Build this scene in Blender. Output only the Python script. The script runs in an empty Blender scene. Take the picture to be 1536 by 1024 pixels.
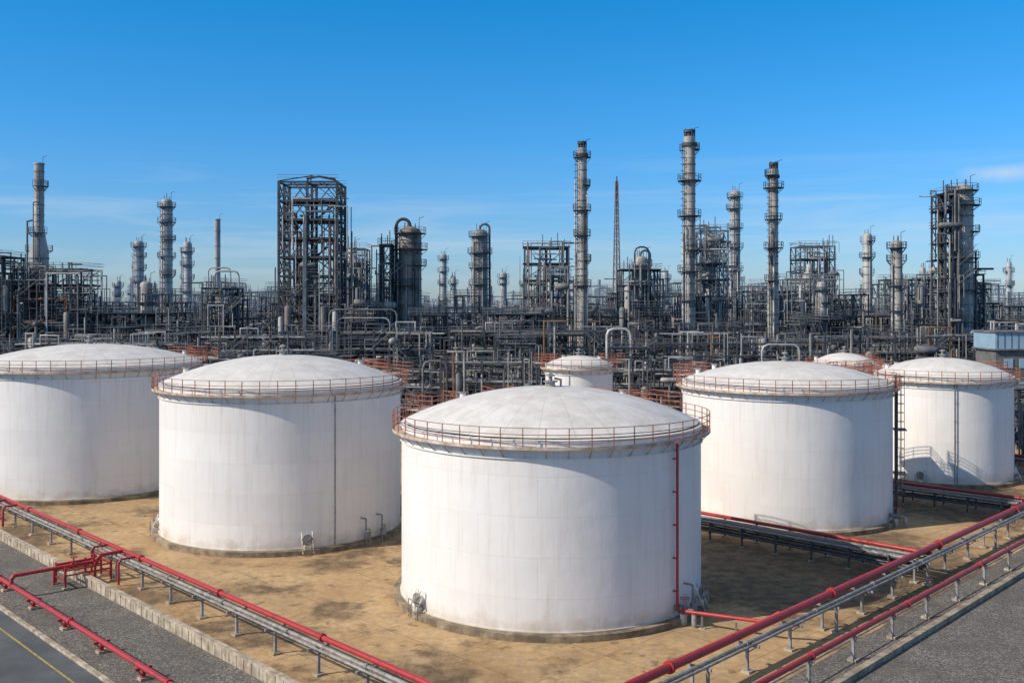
import bpy, math, random
from mathutils import Vector
random.seed(7)
R=random.Random(11)
sc=bpy.context.scene
H=19.4
# ---------------------------------------------------------------- materials
def newmat(name):
    m=bpy.data.materials.new(name); m.use_nodes=True
    nt=m.node_tree; b=nt.nodes['Principled BSDF']
    return m,nt,b
def N(nt,t,**kw):
    n=nt.nodes.new(t)
    for k,v in kw.items():
        if k in n.inputs: n.inputs[k].default_value=v
        else: setattr(n,k,v)
    return n
def L(nt,a,b): nt.links.new(a,b)
def ramp(nt,fac,stops):
    r=nt.nodes.new('ShaderNodeValToRGB')
    e=r.color_ramp.elements
    while len(e)<len(stops): e.new(0.5)
    for i,(p,c) in enumerate(stops):
        e[i].position=p
        e[i].color=(c,c,c,1) if not isinstance(c,tuple) else (*c,1)
    if fac is not None: L(nt,fac,r.inputs[0])
    return r
def mixc(nt,f,a,b,mode='MIX'):
    n=nt.nodes.new('ShaderNodeMix'); n.data_type='RGBA'; n.blend_type=mode
    for s,v in ((0,f),(6,a),(7,b)):
        if isinstance(v,(float,int)): n.inputs[s].default_value=v
        elif isinstance(v,tuple): n.inputs[s].default_value=(*v,1)
        else: L(nt,v,n.inputs[s])
    return n.outputs[2]
def mth(nt,op,a,b=None,clamp=False):
    n=nt.nodes.new('ShaderNodeMath'); n.operation=op; n.use_clamp=clamp
    for i,v in enumerate((a,b)):
        if v is None: continue
        if isinstance(v,(float,int)): n.inputs[i].default_value=v
        else: L(nt,v,n.inputs[i])
    return n.outputs[0]
def simple(name,c,rough=0.6,metal=0.0,c2=None,scale=1.5,bump=0.0,lo=0.4,hi=0.65,zs=1.0):
    m,nt,b=newmat(name)
    g=N(nt,'ShaderNodeNewGeometry')
    mp=N(nt,'ShaderNodeMapping'); mp.inputs['Scale'].default_value=(1,1,zs)
    L(nt,g.outputs['Position'],mp.inputs[0])
    no=N(nt,'ShaderNodeTexNoise',Scale=scale,Detail=6.0,Roughness=0.65)
    L(nt,mp.outputs[0],no.inputs['Vector'])
    if c2 is None: c2=tuple(x*0.6 for x in c)
    r=ramp(nt,no.outputs[0],[(lo,c2),(hi,c)])
    L(nt,r.outputs[0],b.inputs['Base Color'])
    b.inputs['Roughness'].default_value=rough; b.inputs['Metallic'].default_value=metal
    if bump:
        bp=N(nt,'ShaderNodeBump',Strength=bump,Distance=0.03)
        L(nt,no.outputs[0],bp.inputs['Height']); L(nt,bp.outputs[0],b.inputs['Normal'])
    return m
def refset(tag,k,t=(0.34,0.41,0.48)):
    # distance haze painted into the coatings: paler and bluer for units further back
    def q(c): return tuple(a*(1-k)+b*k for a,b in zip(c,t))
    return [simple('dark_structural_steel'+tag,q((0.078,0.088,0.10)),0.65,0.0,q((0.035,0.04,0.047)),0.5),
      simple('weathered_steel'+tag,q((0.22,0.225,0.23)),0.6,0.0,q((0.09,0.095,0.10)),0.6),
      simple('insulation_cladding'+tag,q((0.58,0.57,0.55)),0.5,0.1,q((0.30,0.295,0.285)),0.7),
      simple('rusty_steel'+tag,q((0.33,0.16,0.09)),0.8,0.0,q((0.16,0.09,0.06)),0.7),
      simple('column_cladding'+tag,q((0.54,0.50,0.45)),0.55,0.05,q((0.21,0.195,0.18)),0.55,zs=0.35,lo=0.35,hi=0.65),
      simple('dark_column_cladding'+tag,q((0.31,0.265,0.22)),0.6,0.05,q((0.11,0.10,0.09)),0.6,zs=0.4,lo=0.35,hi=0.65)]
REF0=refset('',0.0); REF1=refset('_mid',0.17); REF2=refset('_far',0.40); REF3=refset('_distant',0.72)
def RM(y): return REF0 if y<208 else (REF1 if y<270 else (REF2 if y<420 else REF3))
SD,SM,GV,RU,SH,SHD=range(6)
RED=simple('red_pipe_paint',(0.43,0.032,0.035),0.45,0.0,(0.24,0.032,0.03),1.6,lo=0.32,hi=0.5)
GREYP=simple('grey_pipe_paint',(0.38,0.37,0.355),0.55,0.1,(0.20,0.185,0.165),2.0)
DARKP=simple('dark_pipe_paint',(0.12,0.12,0.125),0.5,0.2,(0.06,0.06,0.06),2.0)
CONC=simple('concrete',(0.60,0.51,0.39),0.85,0.0,(0.30,0.24,0.17),1.3,bump=0.3)
CONCD=simple('stained_footing',(0.38,0.30,0.20),0.9,0.0,(0.15,0.115,0.075),1.0,bump=0.3)
RAIL=simple('oxide_railing',(0.46,0.16,0.085),0.7,0.0,(0.25,0.09,0.055),1.2)
DECK=simple('walkway_plate',(0.68,0.57,0.47),0.75,0.0,(0.38,0.26,0.18),1.2)
def tank_paint():
    m,nt,b=newmat('white_tank_paint')
    tc=N(nt,'ShaderNodeTexCoord'); sp=N(nt,'ShaderNodeSeparateXYZ'); L(nt,tc.outputs['Object'],sp.inputs[0])
    oi=N(nt,'ShaderNodeObjectInfo'); ofs=mth(nt,'MULTIPLY',oi.outputs['Random'],37.0)
    ang=mth(nt,'ARCTAN2',sp.outputs[0],sp.outputs[1]); u=mth(nt,'ADD',mth(nt,'MULTIPLY',ang,10.0),ofs)
    cb=N(nt,'ShaderNodeCombineXYZ'); L(nt,u,cb.inputs[0]); L(nt,sp.outputs[2],cb.inputs[1])
    br=N(nt,'ShaderNodeTexBrick'); L(nt,cb.outputs[0],br.inputs['Vector'])
    br.inputs['Scale'].default_value=1.0; br.inputs['Brick Width'].default_value=7.3; br.inputs['Row Height'].default_value=2.35
    br.inputs['Mortar Size'].default_value=0.018; br.inputs['Mortar Smooth'].default_value=0.6; br.inputs['Bias'].default_value=0.0
    br.inputs['Color1'].default_value=(0.86,0.825,0.78,1); br.inputs['Color2'].default_value=(0.805,0.77,0.73,1); br.inputs['Mortar'].default_value=(0.74,0.70,0.65,1)
    def n(src,s,d=6.0,r=0.6):
        q=N(nt,'ShaderNodeTexNoise',Scale=s,Detail=d,Roughness=r); L(nt,src,q.inputs['Vector']); return q.outputs[0]
    off=N(nt,'ShaderNodeVectorMath',operation='ADD'); L(nt,tc.outputs['Object'],off.inputs[0]); L(nt,ofs,off.inputs[1])
    n1=n(off.outputs[0],0.35,5.0)
    c=mixc(nt,ramp(nt,n1,[(0.4,0.0),(0.75,0.45)]).outputs[0],br.outputs[0],(0.74,0.69,0.63))
    cs=N(nt,'ShaderNodeCombineXYZ'); L(nt,mth(nt,'MULTIPLY',u,2.2),cs.inputs[0]); L(nt,mth(nt,'MULTIPLY',sp.outputs[2],0.12),cs.inputs[1])
    c=mixc(nt,ramp(nt,n(cs.outputs[0],1.0,7.0,0.7),[(0.50,0.0),(0.80,0.55)]).outputs[0],c,(0.60,0.53,0.45))
    c=mixc(nt,ramp(nt,n(cs.outputs[0],2.3,3.0),[(0.66,0.0),(0.78,0.38)]).outputs[0],c,(0.48,0.34,0.22))
    # runs bleeding down from the wind girder
    top=mth(nt,'DIVIDE',mth(nt,'SUBTRACT',sp.outputs[2],8.2),4.5,True)
    c2=N(nt,'ShaderNodeCombineXYZ'); L(nt,mth(nt,'MULTIPLY',u,5.0),c2.inputs[0]); L(nt,mth(nt,'MULTIPLY',sp.outputs[2],0.2),c2.inputs[1])
    c=mixc(nt,mth(nt,'MULTIPLY',top,ramp(nt,n(c2.outputs[0],1.0,4.0),[(0.52,0.0),(0.75,0.7)]).outputs[0]),c,(0.55,0.45,0.36))
    c=mixc(nt,ramp(nt,n(off.outputs[0],4.5,8.0,0.75),[(0.60,0.0),(0.78,0.35)]).outputs[0],c,(0.60,0.54,0.47))
    zz=mth(nt,'SUBTRACT',mth(nt,'MULTIPLY',n(off.outputs[0],1.1),2.6),sp.outputs[2])
    c=mixc(nt,mth(nt,'MULTIPLY',zz,0.6,True),c,(0.50,0.40,0.27))
    L(nt,c,b.inputs['Base Color']); b.inputs['Roughness'].default_value=0.5
    bp=N(nt,'ShaderNodeBump',Strength=0.4,Distance=0.02); L(nt,br.outputs['Fac'],bp.inputs['Height']); bp.invert=True
    bp2=N(nt,'ShaderNodeBump',Strength=0.2,Distance=0.25); L(nt,n1,bp2.inputs['Height']); L(nt,bp.outputs[0],bp2.inputs['Normal'])
    L(nt,bp2.outputs[0],b.inputs['Normal'])
    return m
def roof_paint():
    m,nt,b=newmat('white_roof_paint')
    tc=N(nt,'ShaderNodeTexCoord'); sp=N(nt,'ShaderNodeSeparateXYZ'); L(nt,tc.outputs['Object'],sp.inputs[0])
    ang=mth(nt,'ARCTAN2',sp.outputs[0],sp.outputs[1])
    n1=N(nt,'ShaderNodeTexNoise',Scale=0.6,Detail=8.0,Roughness=0.7); L(nt,tc.outputs['Object'],n1.inputs['Vector'])
    c=ramp(nt,n1.outputs[0],[(0.3,(0.58,0.54,0.48)),(0.6,(0.78,0.745,0.70))]).outputs[0]
    s=mth(nt,'ABSOLUTE',mth(nt,'SUBTRACT',mth(nt,'FRACT',mth(nt,'MULTIPLY',ang,28/6.28318)),0.5))
    f=ramp(nt,s,[(0.0,0.6),(0.03,0.0)]).outputs[0]
    c=mixc(nt,f,c,(0.46,0.43,0.39))
    rd=mth(nt,'POWER',mth(nt,'ADD',mth(nt,'POWER',sp.outputs[0],2.0),mth(nt,'POWER',sp.outputs[1],2.0)),0.5)
    s2=mth(nt,'ABSOLUTE',mth(nt,'SUBTRACT',mth(nt,'FRACT',mth(nt,'DIVIDE',rd,2.4)),0.5))
    c=mixc(nt,ramp(nt,s2,[(0.0,0.45),(0.012,0.0)]).outputs[0],c,(0.48,0.45,0.41))
    n2=N(nt,'ShaderNodeTexNoise',Scale=3.0,Detail=4.0); L(nt,tc.outputs['Object'],n2.inputs['Vector'])
    c=mixc(nt,ramp(nt,n2.outputs[0],[(0.58,0.0),(0.75,0.35)]).outputs[0],c,(0.50,0.42,0.34))
    L(nt,c,b.inputs['Base Color']); b.inputs['Roughness'].default_value=0.6
    bp=N(nt,'ShaderNodeBump',Strength=0.25,Distance=0.15); L(nt,n1.outputs[0],bp.inputs['Height']); L(nt,bp.outputs[0],b.inputs['Normal'])
    return m
TANKW=tank_paint(); ROOF=roof_paint()

def ground_mat(kind):
    m,nt,b=newmat(kind)
    g=N(nt,'ShaderNodeNewGeometry'); P=g.outputs['Position']
    b.inputs['Roughness'].default_value=0.9
    def noise(s,d=6.0,r=0.6):
        n=N(nt,'ShaderNodeTexNoise',Scale=s,Detail=d,Roughness=r); L(nt,P,n.inputs['Vector']); return n.outputs[0]
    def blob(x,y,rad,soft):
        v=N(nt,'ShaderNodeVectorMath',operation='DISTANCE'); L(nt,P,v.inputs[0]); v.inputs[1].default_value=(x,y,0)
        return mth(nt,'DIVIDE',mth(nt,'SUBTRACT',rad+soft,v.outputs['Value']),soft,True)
    if kind=='earth_pad':
        c=ramp(nt,noise(0.16),[(0.32,(0.46,0.285,0.13)),(0.62,(0.67,0.455,0.23))]).outputs[0]
        c=mixc(nt,ramp(nt,noise(1.7,8,0.7),[(0.35,0.55),(0.6,0.0)]).outputs[0],c,(0.28,0.18,0.09))
        c=mixc(nt,ramp(nt,noise(0.45,8,0.75),[(0.5,0.0),(0.7,0.5)]).outputs[0],c,(0.44,0.35,0.25))
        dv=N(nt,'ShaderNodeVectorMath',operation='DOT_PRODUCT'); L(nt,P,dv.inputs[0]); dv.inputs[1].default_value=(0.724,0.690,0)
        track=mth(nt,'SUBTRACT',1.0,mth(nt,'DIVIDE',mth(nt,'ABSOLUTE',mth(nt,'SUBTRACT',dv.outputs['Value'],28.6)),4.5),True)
        dark_zone=mth(nt,'MAXIMUM',blob(24,73,7.5,7.0),mth(nt,'MAXIMUM',blob(44,97,5,8.0),mth(nt,'MULTIPLY',track,0.55)))  # extra darkening in two patches between tanks and along the left pipeline
        base=mth(nt,'ADD',noise(0.13,8,0.7),mth(nt,'MULTIPLY',dark_zone,0.20))
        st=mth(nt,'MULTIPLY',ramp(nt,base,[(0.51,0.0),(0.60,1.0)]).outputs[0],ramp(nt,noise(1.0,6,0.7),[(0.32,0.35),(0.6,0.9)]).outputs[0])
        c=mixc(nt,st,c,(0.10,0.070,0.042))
        # smaller drips and puddle rings
        c=mixc(nt,ramp(nt,noise(0.75,4,0.5),[(0.62,0.0),(0.68,0.6)]).outputs[0],c,(0.16,0.11,0.065))
        mp=N(nt,'ShaderNodeMapping'); mp.inputs['Rotation'].default_value=(0,0,math.radians(46.0)); L(nt,P,mp.inputs[0])
        br=N(nt,'ShaderNodeTexBrick',offset=0.0); L(nt,mp.outputs[0],br.inputs['Vector'])
        br.inputs['Scale'].default_value=1.0; br.inputs['Brick Width'].default_value=6.0; br.inputs['Row Height'].default_value=6.0; br.inputs['Mortar Size'].default_value=0.04; br.inputs['Mortar Smooth'].default_value=0.5
        f=mth(nt,'MULTIPLY',br.outputs['Fac'],ramp(nt,noise(0.5),[(0.35,0.2),(0.6,0.9)]).outputs[0])
        c=mixc(nt,f,c,(0.15,0.10,0.06))
        fn=noise(9,6,0.75); c=mixc(nt,0.5,c,ramp(nt,fn,[(0.3,0.5),(0.7,1.0)]).outputs[0],'MULTIPLY')
        h=noise(3.0,8,0.7)
    elif kind=='gravel':
        v=N(nt,'ShaderNodeTexVoronoi',Scale=15.0); L(nt,P,v.inputs['Vector'])
        sx=N(nt,'ShaderNodeSeparateColor'); L(nt,v.outputs['Color'],sx.inputs[0])
        c=ramp(nt,sx.outputs[0],[(0.0,(0.075,0.07,0.062)),(0.7,(0.165,0.15,0.133)),(1.0,(0.42,0.385,0.34))]).outputs[0]
        c=mixc(nt,ramp(nt,noise(0.25),[(0.4,0.5),(0.6,0.0)]).outputs[0],c,(0.095,0.085,0.075))
        c=mixc(nt,ramp(nt,noise(0.6,7,0.7),[(0.52,0.0),(0.7,0.45)]).outputs[0],c,(0.26,0.22,0.165))
        h=v.outputs['Distance']
    elif kind=='asphalt':
        c=ramp(nt,noise(0.35),[(0.35,(0.085,0.095,0.10)),(0.65,(0.135,0.145,0.15))]).outputs[0]
        c=mixc(nt,ramp(nt,noise(0.9,8,0.75),[(0.5,0.0),(0.7,0.5)]).outputs[0],c,(0.07,0.072,0.075))
        fn=noise(30,3,0.7); c=mixc(nt,0.5,c,ramp(nt,fn,[(0.3,0.6),(0.7,1.0)]).outputs[0],'MULTIPLY'); h=fn
    else:
        c=ramp(nt,noise(0.05,8,0.65),[(0.35,(0.065,0.062,0.058)),(0.65,(0.17,0.155,0.13))]).outputs[0]; h=noise(2.0)
    bp=N(nt,'ShaderNodeBump',Strength=0.6 if kind=='gravel' else 0.35,Distance=0.04); L(nt,h,bp.inputs['Height']); L(nt,bp.outputs[0],b.inputs['Normal'])
    L(nt,c,b.inputs['Base Color']); return m

# ---------------------------------------------------------------- mesh builder
class M:
    def __init__(s): s.v=[]; s.f=[]; s.m=[]
    def box(s,c,d,mat=0,rz=0.0):
        cx,cy,cz=c; a,b,h=d[0]/2,d[1]/2,d[2]/2; i=len(s.v); co,si=math.cos(rz),math.sin(rz)
        for z in(-h,h):
            for x,y in((-a,-b),(a,-b),(a,b),(-a,b)):
                s.v.append((cx+x*co-y*si,cy+x*si+y*co,cz+z))
        s.f+=[(i,i+3,i+2,i+1),(i+4,i+5,i+6,i+7),(i,i+1,i+5,i+4),(i+1,i+2,i+6,i+5),(i+2,i+3,i+7,i+6),(i+3,i,i+4,i+7)]
        s.m+=[mat]*6
    def path(s,pts,r,mat=0,n=8,closed=False,caps=True):
        pts=[Vector(p) for p in pts]; K=len(pts)
        if K<2: return
        segs=[(pts[(i+1)%K]-pts[i]).normalized() for i in range(K if closed else K-1)]
        d0=segs[0]; up=Vector((0,0,1)) if abs(d0.z)<0.9 else Vector((1,0,0))
        x=d0.cross(up).normalized(); y=x.cross(d0).normalized()
        off=math.pi/4 if n==4 else 0.0
        ring=[(x*math.cos(2*math.pi*k/n+off)+y*math.sin(2*math.pi*k/n+off))*r for k in range(n)]
        base=len(s.v)
        if closed:
            pd=segs[-1]; b=(pd+d0).normalized()
            ring=[q-d0*(q.dot(b)/max(0.2,d0.dot(b))) for q in ring]
        for q in ring: s.v.append(tuple(pts[0]+q))
        for i in range(1,K):
            d=segs[i-1]
            if i<K-1 or closed:
                b=(d+segs[i%len(segs)])
                b=b.normalized() if b.length>1e-4 else d
            else: b=d
            den=d.dot(b); den=den if abs(den)>0.2 else 0.2
            ring=[q-d*(q.dot(b)/den) for q in ring]
            for q in ring: s.v.append(tuple(pts[i]+q))
            a=base+(i-1)*n; c=base+i*n
            for k in range(n):
                k2=(k+1)%n; s.f.append((a+k,a+k2,c+k2,c+k)); s.m.append(mat)
        if closed:
            a=base+(K-1)*n; c=base
            for k in range(n):
                k2=(k+1)%n; s.f.append((a+k,a+k2,c+k2,c+k)); s.m.append(mat)
        elif caps:
            s.f.append(tuple(base+k for k in reversed(range(n)))); s.m.append(mat)
            s.f.append(tuple(base+(K-1)*n+k for k in range(n))); s.m.append(mat)
    def beam(s,a,b,w,mat=0): s.path([a,b],w*0.7071,mat,4)
    def cyl(s,a,b,r,mat=0,n=10): s.path([a,b],r,mat,n)
    def lathe(s,prof,c=(0,0,0),n=24,mat=0,a0=0,a1=2*math.pi):
        full=abs(a1-a0-2*math.pi)<1e-6; cnt=n if full else n+1; base=len(s.v)
        for k in range(cnt):
            a=a0+(a1-a0)*k/n; ca,sa=math.cos(a),math.sin(a)
            for (r,z) in prof: s.v.append((c[0]+r*ca,c[1]+r*sa,c[2]+z))
        q=len(prof)
        for k in range(n):
            k2=(k+1)%cnt
            for j in range(q-1):
                s.f.append((base+k*q+j,base+k2*q+j,base+k2*q+j+1,base+k*q+j+1)); s.m.append(mat)
    def ring(s,c,rad,r,mat=0,n=24,pn=4,a0=0,a1=None):
        if a1 is None:
            s.path([(c[0]+rad*math.cos(2*math.pi*k/n),c[1]+rad*math.sin(2*math.pi*k/n),c[2]) for k in range(n)],r,mat,pn,closed=True)
        else:
            s.path([(c[0]+rad*math.cos(a0+(a1-a0)*k/n),c[1]+rad*math.sin(a0+(a1-a0)*k/n),c[2]) for k in range(n+1)],r,mat,pn)
    def build(s,name,mats,loc=(0,0,0),parent=None,smooth=True):
        me=bpy.data.meshes.new(name); me.from_pydata(s.v,[],s.f)
        for m in mats: me.materials.append(m)
        me.polygons.foreach_set('material_index',s.m)
        if smooth:
            me.polygons.foreach_set('use_smooth',[True]*len(s.f)); me.update()
            me.set_sharp_from_angle(angle=math.radians(48))
        me.update()
        o=bpy.data.objects.new(name,me); o.location=loc; sc.collection.objects.link(o)
        if parent: o.parent=parent
        return o
# ---------------------------------------------------------------- ground
def sheet(name,pts,z,mat):
    ar=sum(pts[i][0]*pts[(i+1)%len(pts)][1]-pts[(i+1)%len(pts)][0]*pts[i][1] for i in range(len(pts)))
    if ar<0: pts=pts[::-1]
    me=bpy.data.meshes.new(name); me.from_pydata([(x,y,z) for x,y in pts],[],[tuple(range(len(pts)))])
    me.materials.append(mat); o=bpy.data.objects.new(name,me); sc.collection.objects.link(o); return o
sheet('ground',[(-9000,-3000),(9000,-3000),(9000,15000),(-9000,15000)],0,ground_mat('refinery_ground'))
# site axes: dL/nL along the left boundary, dR/nR along the right boundary
dL=(-0.690,0.724); nL=(0.724,0.690)
dR=(0.690,0.724); nR=(0.724,-0.690)
def PL(s,n): return (s*dL[0]+n*nL[0],s*dL[1]+n*nL[1])
def PR(s,n): return (s*dR[0]+n*nR[0],s*dR[1]+n*nR[1])
gr=ground_mat('gravel')
sheet('gravel_verge',[PL(5,20.3),PL(140,20.3),PL(140,27),PL(5,27)],0.012,gr)
sheet('gravel_verge',[PR(15,-26.5),PR(145,-26.5),PR(145,20),PR(15,20)],0.016,gr)
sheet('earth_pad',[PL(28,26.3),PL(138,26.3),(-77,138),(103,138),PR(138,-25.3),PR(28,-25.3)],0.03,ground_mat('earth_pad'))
sheet('road',[PL(-60,9),PL(200,9),PL(200,20.2),PL(-60,20.2)],0.02,ground_mat('asphalt'))
YEL=simple('yellow_road_paint',(0.62,0.42,0.06),0.7,0,(0.30,0.23,0.09),2.5)
sheet('road_marking_line',[PL(-60,19.0),PL(200,19.0),PL(200,19.12),PL(-60,19.12)],0.026,YEL)
sheet('road_marking_line',[PL(-60,14.5),PL(200,14.5),PL(200,14.64),PL(-60,14.64)],0.026,YEL)
azL=math.atan2(dL[1],dL[0]); azR=math.atan2(dR[1],dR[0])
m=M()
for s in range(-10,140,3):
    c=PL(s+1.5,20.35); m.box((*c,0.08),(2.97,0.26,0.16),0,azL)
m.build('kerb',[CONC])
m=M()
for s in range(14,140,4):
    c=PL(s+2,26.3); m.box((*c,0.33),(3.96,0.26,0.66),0,azL)
    m.box((*c,0.70),(3.98,0.36,0.09),0,azL)
    for k in range(5):
        c=PL(s+0.4+0.8*k,26.155); m.box((*c,0.32),(0.07,0.035,0.64),0,azL)
m.build('bund_wall',[CONC])
m=M()
for s in range(0,140,3):
    c=PR(s+1.5,-22.95); m.box((*c,0.17),(2.97,0.40,0.34),0,azR)
m.build('concrete_kerb',[simple('kerb_concrete',(0.46,0.385,0.29),0.9,0,(0.22,0.175,0.125),1.2,bump=.3)])

# ---------------------------------------------------------------- tanks
def tank(X,Y,rad,h,rise,nposts=50,seed=0,nozzles=(),redpipe=None,conduits=(),ladder=None,platforms=()):
    rr=random.Random(seed); m=M()
    W,RF,DK,RL,CF,RP,GP,DP=range(8)
    n=128
    hb=0.42
    m.lathe([(rad+0.55,0.0),(rad+0.55,hb),(rad-0.1,hb+0.02)],n=n,mat=CF)
    m.lathe([(rad+0.10,hb+0.02),(rad+0.10,hb+0.08),(rad,hb+0.081)],n=n,mat=W)
    m.lathe([(rad,hb+0.05),(rad,h+0.25)],n=n,mat=W)
    prof=[(rad+0.06,h+0.22),(rad+0.06,h+0.36),(rad-0.15,h+0.40)]
    m.lathe(prof,n=n,mat=W)
    K=14; Rs=(rad*rad+rise*rise)/(2*rise); pr=[]
    for k in range(K+1):
        q=(rad-0.15)*(1-k/K); pr.append((max(q,0.001),h+0.40+ (math.sqrt(Rs*Rs-q*q)-(Rs-rise)) ))
    m.lathe(pr,n=n,mat=RF)
    ro=rad+0.62
    m.lathe([(rad,h-0.14),(ro,h-0.14),(ro,h+0.05),(ro-0.02,h+0.05),(ro-0.03,h-0.04),(rad,h-0.04)],n=n,mat=DK)
    m.lathe([(rad,h-0.75),(rad+0.12,h-0.75),(rad+0.12,h-0.68),(rad,h-0.68)],n=n,mat=W)
    for k in range(nposts):
        a=2*math.pi*k/nposts; ca,sa=math.cos(a),math.sin(a)
        q=ro-0.04
        m.beam((q*ca,q*sa,h-0.16),(q*ca,q*sa,h+1.12),0.055,RL)
        m.path([(rad*ca,rad*sa,h-0.70),((ro-0.06)*ca,(ro-0.06)*sa,h-0.15)],0.035,DK,4)
    for z in(0.36,0.74,1.12): m.ring((0,0,h+z),ro-0.04,0.027,RL,n=96)
    for (t,w,hh) in platforms:
        a=math.radians(t-90); c=Vector((math.cos(a),math.sin(a),0)); tg=Vector((-c.y,c.x,0))
        m.box((*(c*(rad+0.3)).xy,h+hh),(2.6,w,0.08),DK,a)
        cs=[c*(rad-1.0)+tg*w/2,c*(rad+1.6)+tg*w/2,c*(rad+1.6)-tg*w/2,c*(rad-1.0)-tg*w/2]
        for q in cs: m.beam((q.x,q.y,h-0.1),(q.x,q.y,h+hh+1.1),0.07,RL)
        mids=[(cs[i]+cs[(i+1)%4])/2 for i in range(4)]
        for q in mids: m.beam((q.x,q.y,h+hh),(q.x,q.y,h+hh+1.1),0.055,RL)
        for z in(0.4,0.75,1.1): m.path([(q.x,q.y,h+hh+z) for q in cs],0.035,RL,4,closed=True)
    zt=h+0.40+rise
    m.cyl((0,0,zt-0.1),(0,0,zt+0.35),0.32,GP,14); m.cyl((0,0,zt+0.30),(0,0,zt+0.38),0.5,GP,14)
    m.cyl((0.0,0,zt+0.35),(0.0,0,zt+0.75),0.14,GP,10); m.lathe([(0.32,0.7),(0.30,0.78),(0.0,0.92)],c=(0,0,zt),n=12,mat=GP)
    m.path([(0.7,0,zt-0.15),(0.7,0,zt+0.45),(0.25,0,zt+0.55)],0.07,GP,8)
    m.path([(-0.6,0.2,zt-0.1),(-0.6,0.2,zt+0.6)],0.05,GP,6)
    for k in range(5):
        a=rr.uniform(0.15,1)*math.pi; q=rad*rr.uniform(0.72,0.88); z=h+0.40+math.sqrt(Rs*Rs-q*q)-(Rs-rise)
        x,y=q*math.cos(a),q*math.sin(a)
        m.cyl((x,y,z-0.1),(x,y,z+0.45),0.22,W,12); m.cyl((x,y,z+0.42),(x,y,z+0.5),0.32,GP,12)
    for (t,kind) in nozzles:
        a=math.radians(t-90); c=Vector((math.cos(a),math.sin(a),0)); tg=Vector((-c.y,c.x,0))
        def P(rd,tt,z): q=c*rd+tg*tt; return (q.x,q.y,z)
        if kind=='man':
            m.cyl(P(rad-0.1,0,1.15),P(rad+0.3,0,1.15),0.32,W,20); m.cyl(P(rad+0.3,0,1.15),P(rad+0.38,0,1.15),0.43,GP,20)
            m.path([P(rad+0.3,0.5,1.8),P(rad+0.45,0.4,1.5),P(rad+0.45,0.0,1.15)],0.03,GP,6)
            m.box(P(rad+0.3,0,0.55),(0.4,0.5,0.30),W,a)
            for e in(-.42,.42):
                m.beam(P(rad+0.08,e,1.7),P(rad+0.75,e,0.2),0.07,W); m.beam(P(rad+0.7,e,0.1),P(rad+0.7,e,1.2),0.06,GP)
            m.beam(P(rad+0.7,-.42,1.2),P(rad+0.7,.42,1.2),0.06,GP)
            for k in range(10):
                b=2*math.pi*k/10; m.cyl(P(rad+0.37,0.38*math.cos(b),1.15+0.38*math.sin(b)),P(rad+0.42,0.38*math.cos(b),1.15+0.38*math.sin(b)),0.03,GP,6)
        elif kind=='valve':
            m.cyl(P(rad-0.1,0,0.95),P(rad+0.9,0,0.95),0.17,GP,12)
            for q in(0.3,0.55,0.85): m.cyl(P(rad+q,0,0.95),P(rad+q+0.06,0,0.95),0.28,GP,14)
            m.cyl(P(rad+0.7,0,0.95),P(rad+0.7,0,1.65),0.08,GP,8); m.ring(P(rad+0.7,0,1.65),0.26,0.03,RP,n=14)
            m.path([P(rad+0.9,0,0.95),P(rad+1.2,0,0.95),P(rad+1.35,0,0.8),P(rad+1.35,0,0.02)],0.16,GP,10)
            m.box(P(rad+0.6,0,0.35),(0.25,0.4,0.7),W,a)
        else:
            m.path([P(rad-0.05,0,2.2),P(rad+0.5,0,2.2),P(rad+0.6,0,2.1),P(rad+0.6,0,0.02)],0.07,GP,8)
            m.path([P(rad+0.6,0.4,0.02),P(rad+0.6,0.4,1.3),P(rad+0.6,-0.1,1.4)],0.05,GP,8)
            m.box(P(rad+0.55,0.2,0.8),(0.3,0.45,0.5),GP,a)
    for t in conduits:
        a=math.radians(t-90); x,y=(rad+0.07)*math.cos(a),(rad+0.07)*math.sin(a)
        m.cyl((x,y,0.4),(x,y,h-0.1),0.04,GP,8)
        for z in range(1,int(h),2): m.box((x,y,z),(0.11,0.11,0.05),GP,a)
    if redpipe is not None:
        a=math.radians(redpipe-90); c=Vector((math.cos(a),math.sin(a),0)); q=c*(rad+0.28)
        m.path([(q.x,q.y,h+0.1),(q.x,q.y,1.0)],0.085,RP,10)
        for z in range(2,int(h),2): m.box((*(c*(rad+0.14)).xy,z),(0.3,0.18,0.07),RP,a)
    if ladder is not None:
        a=math.radians(ladder-90); c=Vector((math.cos(a),math.sin(a),0)); tg=Vector((-c.y,c.x,0))
        def P(rd,tt,z): q=c*rd+tg*tt; return (q.x,q.y,z)
        for tt in(-0.3,0.3): m.beam(P(rad+0.25,tt,0.4),P(rad+0.25,tt,h+1.1),0.07,DP)
        z=0.6
        while z<h: m.beam(P(rad+0.25,-0.3,z),P(rad+0.25,0.3,z),0.035,DP); z+=0.33
        z=2.4
        while z<h+1.0:
            m.path([P(rad+0.25,-0.32,z),P(rad+0.7,-0.45,z),P(rad+1.0,0,z),P(rad+0.7,0.45,z),P(rad+0.25,0.32,z)],0.03,DP,4); z+=0.8
        for rd,tt in((0.7,-0.45),(1.0,0),(0.7,0.45)): m.beam(P(rad+rd,tt,2.4),P(rad+rd,tt,h+1),0.04,DP)
        for tt in(-0.9,-1.2,0.9): m.cyl(P(rad+0.3,tt,0.1),P(rad+0.3,tt,h-0.2),0.07,DP,8)
        for zz in(h*0.35,h*0.68): m.box(P(rad+0.6,0,zz),(1.1,1.8,0.06),DP,a)
    return m.build('storage_tank',[TANKW,ROOF,DECK,RAIL,CONCD,RED,GREYP,DARKP],loc=(X,Y,0))
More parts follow.
